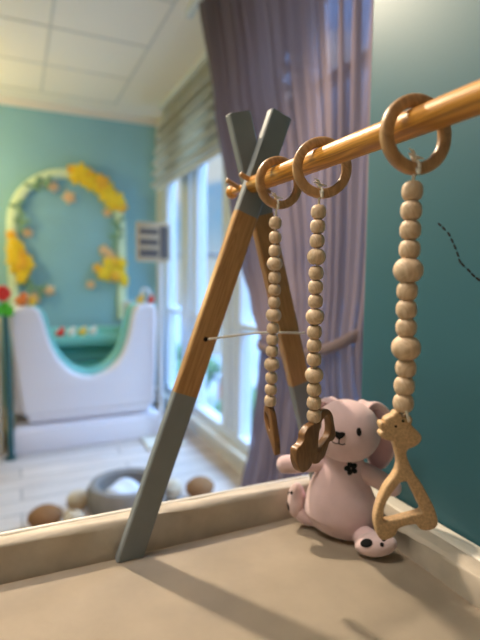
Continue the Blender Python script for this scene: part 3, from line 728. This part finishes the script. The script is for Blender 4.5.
# looped brown teether of the middle string
wh = [(262, 200), (285, 118), (312, 104), (346, 118), (374, 172), (386, 240), (396, 300), (404, 356), (384, 394), (354, 398), (334, 456), (312, 514), (290, 528), (268, 545), (234, 535), (222, 515), (214, 535), (190, 566), (152, 570), (126, 536), (106, 470), (101, 412), (104, 362), (136, 338), (156, 300), (158, 258), (188, 214), (226, 196)]
whole_ = [(282, 205), (302, 168), (328, 152), (354, 195), (364, 280), (356, 340), (316, 392), (272, 446), (256, 436), (262, 350), (270, 262)]
k = .00016735; bt = math.radians(34 - 53); U = facing(bt); sx = 0.0002781
mo = lastM + Vector((.002, .0, -.0085)); ref = (232 + 27, 188 + 8)
obj('looped_teether', plate([draw(wh, ref, sx, k * .95), draw(whole_, ref, sx, k * .95)], mo, U, (0, 0, 1), .0115, .0015, grow=.0008), M['teether_wood'], tM, 1)
# crescent teether of the far string, almost edge-on
ov = [(80, 122), (76, 220), (91, 310), (115, 390), (150, 472), (178, 545), (188, 540), (185, 440), (173, 360), (160, 280), (148, 200), (128, 130), (105, 112)]
ovh = [(92, 175), (94, 235), (112, 290), (136, 335), (134, 270), (116, 205)]
bt = math.radians(29 + 58); U = facing(bt); k = .0001685; sx = .000318; ref = (139 - 26, 113)
obj('crescent_teether', plate([draw(ov, ref, sx, k * .94), draw(ovh, ref, sx, k * .94)], lastL + Vector((0, 0, -.0085)), U, (0, 0, 1), .0105, .0015), M['teether_wood'], tL, 1)

# ================================================================== PLUSH RABBIT
B0 = Vector((.487, .672, MZ)); S = Vector((.8097, -.5868, 0)); F = Vector((-.5868, -.8097, 0)); UZ = Vector((0, 0, 1))
def q(s, f, u): return B0 + S * s + F * f + UZ * u
RBF = basis(S, F, UZ)
rb = thing('plush_rabbit', 'pink plush rabbit with lop ears sitting in the mat corner', 'plush toy', B0)
body = sweep(bmesh.new(), [q(.013, -.017, .012), q(.0165, -.017, .030), q(.0165, -.017, .050), q(.0155, -.018, .075), q(.0165, -.017, .102), q(.020, -.016, .130), q(.022, -.015, .15)],
             [.052, .0625, .0630, .0565, .0455, .036, .028], [.044, .0520, .0530, .049, .041, .033, .027], S, 36, 32, .25)
body = obj('body', body, M['plush'], rb, 3)
HC = (.0225, -.006, .187); HR = (.0570, .0530, .0525)
head = obj('head', ellip(bmesh.new(), q(*HC), HR, RBF, 36, 24, shape=lambda p: Vector((p.x * (1 + .05 * max(0, -p.z)), p.y * (1 + .06 * max(0, -p.z - .1)), p.z))), M['plush'], rb, 3)
def on_head(s, u, lift=0):
    a, b = (s - HC[0]) / HR[0], (u - HC[2]) / HR[2]; f = HC[1] + HR[1] * math.sqrt(max(0, 1 - a * a - b * b))
    n = Vector((a / HR[0], (f - HC[1]) / HR[1] ** 2, b / HR[2])); n = (S * n.x + F * n.y + UZ * n.z).normalized()
    return q(s, f, u) + n * lift, n
def oval(p, n, w, h, t=.0016):
    side = UZ.cross(n).normalized(); up = n.cross(side)
    return ellip(bmesh.new(), p, (w, h, t), basis(side, up, n), 20, 12)
for s in (.0412, -.0220):
    p, n = on_head(s, .2005); obj('eye', oval(p, n, .0043, .0068, .0022), M['black'], head, 2)
p, n = on_head(.0105, .1935, .0012)
side = UZ.cross(n).normalized(); up = n.cross(side)
nb = plate([[(-.0095, .0045), (-.004, .0062), (0, .0050), (.004, .0062), (.0095, .0045), (.0075, -.001), (.002, -.0055), (-.002, -.0055), (-.0075, -.001)]], p, side, up, .003, .0012)
obj('nose', nb, M['black'], head, 1)
mouth = [on_head(.0105, .1900, .0006)[0], on_head(.0103, .1845, .0006)[0], on_head(.0100, .1800, .0006)[0]]
smile = [on_head(-.001, .1822, .0006)[0], on_head(.0040, .1795, .0006)[0], on_head(.0100, .1800, .0006)[0], on_head(.015, .1788, .0006)[0], on_head(.0195, .1806, .0006)[0]]
obj('mouth', sweep(sweep(bmesh.new(), mouth, .0008, n=8, seg=8), smile, .0008, n=16, seg=8), M['black'], head, 2)
# ears: lop, folded over at the crown
ear = [q(.042, -.022, .220), q(.056, -.024, .227), q(.068, -.026, .221), q(.078, -.030, .202), q(.081, -.033, .175), q(.080, -.036, .142), q(.078, -.036, .120)]
e1 = obj('ear', sweep(bmesh.new(), ear, [.012, .017, .023, .028, .030, .026, .016], [.006, .0075, .007, .0065, .006, .006, .005], S * .93 + F * .36, 40, 20), M['plush'], rb, 3)
obj('ear_lining', sweep(bmesh.new(), [p + F * .0045 - UZ * .002 - S * .001 for p in ear[2:]], [.014, .0225, .0250, .0215, .012], [.004, .005, .005, .0045, .004], S * .93 + F * .36, 36, 18), M['plush_in'], e1, 3)
ear = [q(.004, -.024, .226), q(-.010, -.026, .231), q(-.019, -.030, .219), q(-.024, -.034, .192), q(-.025, -.036, .165), q(-.024, -.036, .148)]
e2 = obj('ear', sweep(bmesh.new(), ear, [.012, .017, .020, .023, .022, .013], [.006, .007, .007, .0065, .006, .005], S * .7 - F * .65, 40, 20), M['plush'], rb, 3)
obj('ear_lining', sweep(bmesh.new(), [p + S * -.003 + F * .004 for p in ear[1:]], [.010, .015, .017, .016, .009], [.004, .005, .005, .0045, .004], S * .7 - F * .65, 30, 18), M['plush_in'], e2, 3)
# arms
obj('arm', sweep(bmesh.new(), [q(-.008, -.014, .124), q(-.038, -.008, .124), q(-.065, -.004, .121), q(-.082, -.002, .119)], [.014, .0160, .0165, .0155], None, UZ, 24, 20, .9), M['plush'], rb, 3)
obj('arm', sweep(bmesh.new(), [q(.034, -.016, .120), q(.060, -.008, .113), q(.086, -.004, .102), q(.103, -.002, .094)], [.015, .0165, .0160, .0145], None, UZ, 24, 20, .9), M['plush'], rb, 3)
# legs and feet
lg = obj('leg', sweep(bmesh.new(), [q(.040, .005, .018), q(.055, .025, .018), q(.068, .040, .019)], [.018, .0175, .017], None, UZ, 20, 20, .8), M['plush'], rb, 3)
fdir = (F * .92 - S * .1 + UZ * .42).normalized(); fside = (S * .97 + UZ * .22 + F * .05); fside = (fside - fdir * fside.dot(fdir)).normalized(); fup = fdir.cross(fside)
ft = obj('foot', ellip(bmesh.new(), q(.0720, .053, .0212), (.0335, .0205, .0185), basis(fside, fdir, fup), 28, 18), M['plush_pad'], lg, 3)
def on_foot(c, rr, a, b, ax):
    x, y, z = ax; n = (a, math.sqrt(max(0, 1 - a * a - b * b)), b)
    p = c + x * rr[0] * n[0] + y * rr[1] * n[1] + z * rr[2] * n[2]
    nn = (x * (n[0] / rr[0]) + y * (n[1] / rr[1]) + z * (n[2] / rr[2])).normalized(); return p, nn
for a, b, w, h in ((-.40, .22, .0100, .0066), (.30, .02, .0032, .0032), (.42, .38, .003, .003)):
    p, n = on_foot(q(.0720, .053, .0212), (.0335, .0205, .0185), a, b, (fside, fdir, fup))
    obj('paw_pad', ellip(bmesh.new(), p, (w, h, .0014), basis((fside - n * n.dot(fside)).normalized(), n.cross((fside - n * n.dot(fside)).normalized()), n), 18, 10), M['black'], ft, 2)
lg = obj('leg', sweep(bmesh.new(), [q(-.020, -.022, .022), q(-.040, -.022, .021), q(-.052, -.020, .026)], [.020, .0180, .0155], None, UZ, 20, 20, .8), M['plush'], rb, 3)
fd2 = (-S * .80 + F * .58 + UZ * .12).normalized(); up2 = (UZ * .95 - S * .22); up2 = (up2 - fd2 * up2.dot(fd2)).normalized(); sd2 = up2.cross(fd2)
fc = q(-.0610, -.020, .048)
ft = obj('foot', ellip(bmesh.new(), fc, (.0148, .0165, .0305), basis(sd2, fd2, up2), 28, 18), M['plush_pad'], lg, 3)
for a, b, w, h in ((-.25, -.38, .0055, .0085), (-.35, .40, .0032, .0034), (.25, .48, .003, .003)):
    p, n = on_foot(fc, (.0148, .0165, .0305), a, b, (sd2, fd2, up2))
    s_ = (sd2 - n * n.dot(sd2)).normalized()
    obj('paw_pad', ellip(bmesh.new(), p, (w, h, .0014), basis(s_, n.cross(s_), n), 18, 10), M['black'], ft, 2)
# embroidered flower on the chest
cb_ = bmesh.new(); fc0 = q(.0315, .0165, .1290); nF = (F * .95 + UZ * .12 + S * .12).normalized(); s_ = (S - nF * nF.dot(S)).normalized(); u_ = nF.cross(s_)
for k in range(5):
    a = math.pi / 2 + .35 + 2 * math.pi * k / 5; d = s_ * math.cos(a) + u_ * math.sin(a)
    ellip(cb_, fc0 + d * .0066, (.0054, .0045, .0022), basis(d, nF.cross(d), nF), 12, 8)
obj('chest_flower', cb_, M['black'], body, 2)

# ================================================================== DASHED STICKER ON THE WALL
dk = [(.6030, 1.341), (.594, 1.334), (.583, 1.324), (.576, 1.313), (.570, 1.303), (.564, 1.291), (.559, 1.280), (.553, 1.274), (.541, 1.265), (.533, 1.258), (.524, 1.252), (.514, 1.247), (.503, 1.243)]
st = thing('wall_sticker', 'curved black dashed line sticker on the near teal wall', 'sticker', (.64, .56, 1.24))
V = [Vector((0, y, z)) for y, z in dk]
for i in range(len(V) - 1):
    t = (V[min(i + 1, len(V) - 1)] - V[max(0, i - 1)]).normalized(); c = V[i]; n = Vector((0, -t.z, t.y)); l, w = .0042, .0016
    b = bmesh.new()
    fr = [b.verts.new(Vector((.6393, 0, 0)) + c + t * a * l + n * d * w) for a, d in ((-1, -.6), (-.7, -1), (.7, -1), (1, -.6), (1, .6), (.7, 1), (-.7, 1), (-1, .6))]
    bk_ = [b.verts.new(v.co + Vector((.0006, 0, 0))) for v in fr]
    b.faces.new(fr); b.faces.new(bk_[::-1])
    for k in range(8): b.faces.new((fr[k], fr[(k + 1) % 8], bk_[(k + 1) % 8], bk_[k]))
    obj('dash', b, M['black'], st, None)
